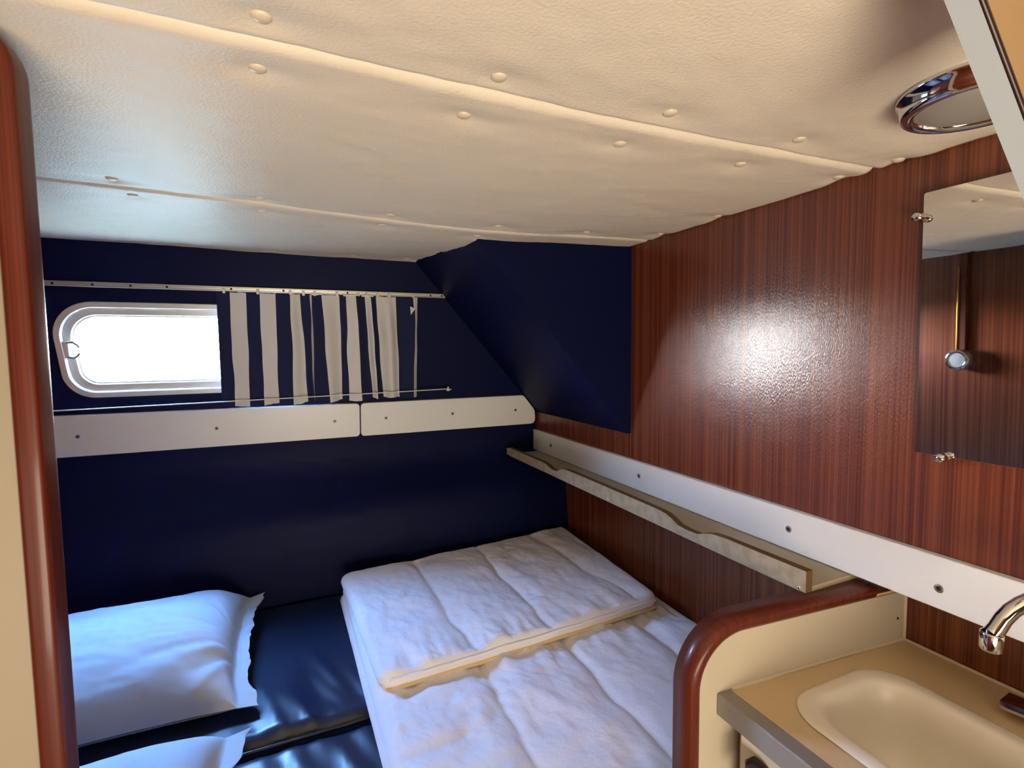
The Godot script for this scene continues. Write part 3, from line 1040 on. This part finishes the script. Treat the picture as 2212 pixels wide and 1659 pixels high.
# ---------------------------------------------------------------- galley corner
func build_galley():
	var yt := 0.824
	var near := 0.45
	# cabinet below the worktop
	var cab := thing("galley_cabinet", "cream galley cabinet under the worktop with dark wooden pull", "cabinet")
	part("body", box(Vector3(0.645, 0.0, -0.545), Vector3(1.03, 0.62, near), 0.002), M.cream, cab)
	part("front_frame", box(Vector3(0.632, 0.08, -0.556), Vector3(0.646, 0.792, near), 0.002), M.cream, cab)
	var door := part("door", box(Vector3(0.622, 0.10, -0.545), Vector3(0.633, 0.775, -0.06), 0.002), M.white_board, cab)
	part("pull", box(Vector3(0.598, 0.712, -0.520), Vector3(0.623, 0.760, -0.488), 0.006), M.dark_brown, door)
	part("door", box(Vector3(0.622, 0.10, -0.055), Vector3(0.633, 0.775, 0.42), 0.002), M.white_board, cab)

	# worktop with an opening for the basin
	var w := thing("galley_worktop", "tan laminate worktop with grey metal front edge", "worktop")
	var sink_c := [Vector2(0.662, -0.02), Vector2(0.908, -0.02), Vector2(0.902, -0.512), Vector2(0.676, -0.512)]
	var so := round_outline([sink_c[3], sink_c[2], sink_c[1], sink_c[0]], [0.06, 0.06, 0.06, 0.06], 12)
	var rect := round_outline([Vector2(0.628, -0.5735), Vector2(1.031, -0.5415), Vector2(1.031, near), Vector2(0.628, near)], [0.0004, 0.0004, 0.0004, 0.0004], 12)
	# plan (x, z) -> local (x, -z) so that the plate's front becomes its top
	var lay := Transform3D(Basis(Vector3(1, 0, 0), -PI / 2), Vector3(0, yt, 0))
	var wt := part("laminate_top", ring_plate(to_plan(rect), to_plan(so), -0.028, 0.0), M.counter, w)
	wt.transform = lay
	var st := st_new()
	# metal edge: top flat and front face
	box_into(st, Vector3(0.600, yt - 0.034, -0.5725), Vector3(0.628, yt + 0.0015, near), 0.0018)
	part("metal_edge", done(st), M.edge_metal, w)
	part("sealant_bead", tube([Vector3(0.63, yt + 0.001, -0.5722), Vector3(0.83, yt + 0.001, -0.5565), Vector3(1.029, yt + 0.001, -0.5415)], 0.004, 8), M.sealant, w)
	part("sealant_bead", tube([Vector3(1.029, yt + 0.001, -0.5415), Vector3(1.029, yt + 0.001, -0.2), Vector3(1.029, yt + 0.001, 0.4)], 0.003, 8), M.sealant, w)
	part("sealant_bead", tube([Vector3(1.029, yt + 0.001, -0.5400), Vector3(1.029, 0.87, -0.5400), Vector3(1.029, 0.915, -0.5400)], 0.003, 8), M.sealant, w)

	# basin
	var s := thing("sink", "cream moulded sink set into the tan worktop", "sink")
	st = st_new()
	var rings := [[-0.006, 0.0015], [-0.004, 0.0040], [0.002, 0.0052], [0.012, 0.0050], [0.019, 0.0035], [0.023, -0.001], [0.026, -0.008], [0.031, -0.040], [0.038, -0.085], [0.048, -0.108], [0.066, -0.120], [0.09, -0.124], [0.1215, -0.125]]
	var prev := PackedVector2Array()
	var prev_y := 0.0
	for q in rings:
		var i: float = q[0]
		var o := round_outline([sink_c[3] + Vector2(i, i), sink_c[2] + Vector2(-i, i), sink_c[1] + Vector2(-i, -i), sink_c[0] + Vector2(i, -i)], [maxf(0.062 - i * 0.35, 0.001), maxf(0.062 - i * 0.35, 0.001), maxf(0.062 - i * 0.35, 0.001), maxf(0.062 - i * 0.35, 0.001)] if i < 0.06 else [0.03 if i < 0.1 else 0.0005, 0.03 if i < 0.1 else 0.0005, 0.03 if i < 0.1 else 0.0005, 0.03 if i < 0.1 else 0.0005], 12)
		if prev.size():
			for k in o.size():
				var k2 := (k + 1) % o.size()
				quad(st, Vector3(prev[k].x, yt + prev_y, prev[k].y), Vector3(o[k].x, yt + q[1], o[k].y), Vector3(o[k2].x, yt + q[1], o[k2].y), Vector3(prev[k2].x, yt + prev_y, prev[k2].y), 1)
		prev = o
		prev_y = q[1]
	part("basin", done(st), M.sink, s)
	part("drain", lathe([Vector2(0.028, 0.0), Vector2(0.026, 0.002), Vector2(0.018, 0.001), Vector2(0, 0.0)], Transform3D(Basis.IDENTITY, Vector3(0.785, yt - 0.1245, -0.27)), 24), M.chrome, s)

	# mixer tap
	var f := thing("tap", "chrome swan-neck tap over the sink", "tap")
	var tip := Vector3(0.800, 1.010, -0.322)
	var base := Vector3(0.920, yt + 0.004, -0.250)
	part("base_flange", lathe([Vector2(0.0155, 0), Vector2(0.0155, 0.006), Vector2(0.014, 0.009), Vector2(0.013, 0.045), Vector2(0.010, 0.052), Vector2(0, 0.052)], Transform3D(Basis.IDENTITY, base), 28), M.chrome, f)
	var dirv := (Vector3(base.x, 0, base.z) - Vector3(tip.x, 0, tip.z))
	var path := []
	path.append(base + Vector3(0, 0.045, 0))
	path.append(base + Vector3(0, 0.10, 0))
	for k in 17:
		var a := PI * k / 16.0
		var hx := 0.5 + 0.5 * cos(a)
		var p := Vector3(tip.x, 0, tip.z) + dirv * hx
		p.y = 0.985 + 0.072 * sin(a) + 0.030 * (1.0 - hx) * 0.0
		path.append(p)
	path.append(Vector3(tip.x, 0.998, tip.z) + Vector3(0, -0.003, 0))
	path[-2] = Vector3(tip.x, 1.012, tip.z)
	part("spout", tube(path.slice(0, 17) + [Vector3(tip.x, 1.006, tip.z)], 0.0095, 20), M.chrome, f)
	part("aerator", lathe([Vector2(0, -0.008), Vector2(0.0095, -0.008), Vector2(0.0105, -0.010), Vector2(0.0116, -0.009), Vector2(0.0120, -0.007), Vector2(0.0120, 0.011), Vector2(0.0114, 0.013), Vector2(0.0095, 0.0135)], Transform3D(Basis.IDENTITY, Vector3(tip.x, 0.994, tip.z)), 28), M.chrome, f)
	var lev := part("lever", box(Vector3(-0.016, -0.007, -0.062), Vector3(0.016, 0.008, 0.062), 0.005), M.chrome, f)
	lev.transform = Transform3D(Basis(Vector3.UP, deg_to_rad(-8)) * Basis(Vector3.RIGHT, deg_to_rad(-10)) * Basis(Vector3(0, 0, 1), deg_to_rad(18)), Vector3(0.943, yt + 0.030, -0.306))

func to_plan(o: PackedVector2Array) -> PackedVector2Array:
	var r := PackedVector2Array()
	for p in o:
		r.append(Vector2(p.x, -p.y))
	r.reverse()
	return r

# ---------------------------------------------------------------- mirror
func build_mirror():
	var t := thing("mirror", "frameless wall mirror clipped to the mahogany bulkhead", "mirror")
	# hangs from its clips, top leaning out a little
	t.position = Vector3(0.950, 1.193, -0.4905)
	t.rotation.z = deg_to_rad(1.2)
	var ol := round_outline([Vector2(0, 0), Vector2(0.26, 0), Vector2(0.26, 0.417), Vector2(0, 0.417)], [0.002, 0.002, 0.004, 0.004], 4)
	var b := Basis(Vector3(0, 0, 1), Vector3(0, 1, 0), Vector3(-1, 0, 0))
	var g := part("mirror_glass", plate(ol, 0.002, 0.0055, 0.0006), M.mirror, t)
	g.transform = Transform3D(b, Vector3.ZERO)
	var k := part("backing", plate(ol, 0.0, 0.002, 0.0002), M.mirror_back, t)
	k.transform = Transform3D(b, Vector3.ZERO)
	for p in [[-0.001, 0.379], [0.041, -0.001], [0.22, -0.001]]:
		var c := part("clip", lathe([Vector2(0.0055, -0.004), Vector2(0.0062, -0.002), Vector2(0.0062, 0.0045), Vector2(0.0048, 0.005), Vector2(0.0048, 0.0065), Vector2(0.0066, 0.007), Vector2(0.0066, 0.0195), Vector2(0.0058, 0.021), Vector2(0, 0.0213)], Transform3D(Basis(Vector3(0, 0, 1), PI / 2), Vector3(-0.003, p[1], p[0])), 20), M.chrome, t)
		c.set_meta("label", "chrome mirror clip")

func build_ceiling_lamp():
	var t := thing("ceiling_lamp", "round chrome-rimmed ceiling lamp, unlit, beside the sloping panel", "lamp")
	var at := Transform3D(Basis(Vector3.RIGHT, PI), Vector3(0.748, 1.6685, -0.338))
	part("chrome_rim", lathe([Vector2(0.078, -0.002), Vector2(0.080, 0.002), Vector2(0.0795, 0.006), Vector2(0.0765, 0.0075), Vector2(0.0755, 0.020), Vector2(0.0740, 0.0245), Vector2(0.0705, 0.0262), Vector2(0.0645, 0.0255), Vector2(0.0605, 0.0235), Vector2(0.0595, 0.018)], at, 64), M.chrome, t)
	part("diffuser", lathe([Vector2(0.0615, 0.020), Vector2(0.055, 0.0235), Vector2(0.040, 0.0262), Vector2(0.02, 0.0275), Vector2(0, 0.028)], at, 48), M.diffuser, t)

func build_sloped_panel():
	var t := thing("sloping_panel", "tan panel with white sloping edge hanging at the top right corner", "panel")
	var c := 2.044          # x + y along its sloping edge
	var ol := PackedVector2Array([Vector2(0.57, c - 0.57), Vector2(0.57, 1.685), Vector2(c - 1.685, 1.685)])
	part("board", plate(ol, -0.2185, -0.2015, 0.0005), M.tan, t)
	var st := st_new()
	var a := Vector2(c - 1.685, 1.685)
	var b := Vector2(0.57, c - 0.57)
	var n := Vector2(-1, -1).normalized() * 0.0012
	quad(st, v3(a + n, -0.219), v3(a + n, -0.2025), v3(b + n, -0.2025), v3(b + n, -0.219))
	quad(st, v3(a + n, -0.2025), v3(a, -0.2025), v3(b, -0.2025), v3(b + n, -0.2025))
	quad(st, v3(a, -0.219), v3(a + n, -0.219), v3(b + n, -0.219), v3(b, -0.219))
	part("white_edging", done(st), M.white_edge, t)
	st = st_new()
	var n2 := Vector2(1, 1).normalized()
	tube_into(st, [v3(a + n2 * 0.0013, -0.2022), v3(b + n2 * 0.0013, -0.2022)], 0.0026, 8)
	part("dark_bead", done(st), M.dark_brown, t)

func build_left_wall_fittings():
	var tr := structure("trim_2", "mahogany cover strip with brass edge on the left bulkhead")
	part("cover_strip", box(Vector3(-0.722, 1.25, -1.206), Vector3(-0.700, 1.675, -1.176), 0.004), M.varnished, tr)
	part("brass_edge", tube([Vector3(-0.699, 1.27, -1.206), Vector3(-0.699, 1.45, -1.206), Vector3(-0.699, 1.62, -1.206)], 0.0035, 10), M.brass, tr)
	var t := thing("wall_reading_lamp", "round chrome reading lamp reflected in the mirror", "lamp")
	var at := Transform3D(Basis(Vector3(0, 0, 1), -PI / 2), Vector3(-0.721, 1.236, -1.190))
	part("chrome_shell", lathe([Vector2(0.038, 0.0), Vector2(0.040, 0.004), Vector2(0.044, 0.030), Vector2(0.043, 0.052), Vector2(0.038, 0.060), Vector2(0.031, 0.0605), Vector2(0.029, 0.057)], at, 40), M.chrome, t)
	part("glass_face", lathe([Vector2(0.031, 0.056), Vector2(0.02, 0.0585), Vector2(0.0, 0.0595)], at, 32), M.window_metal, t)
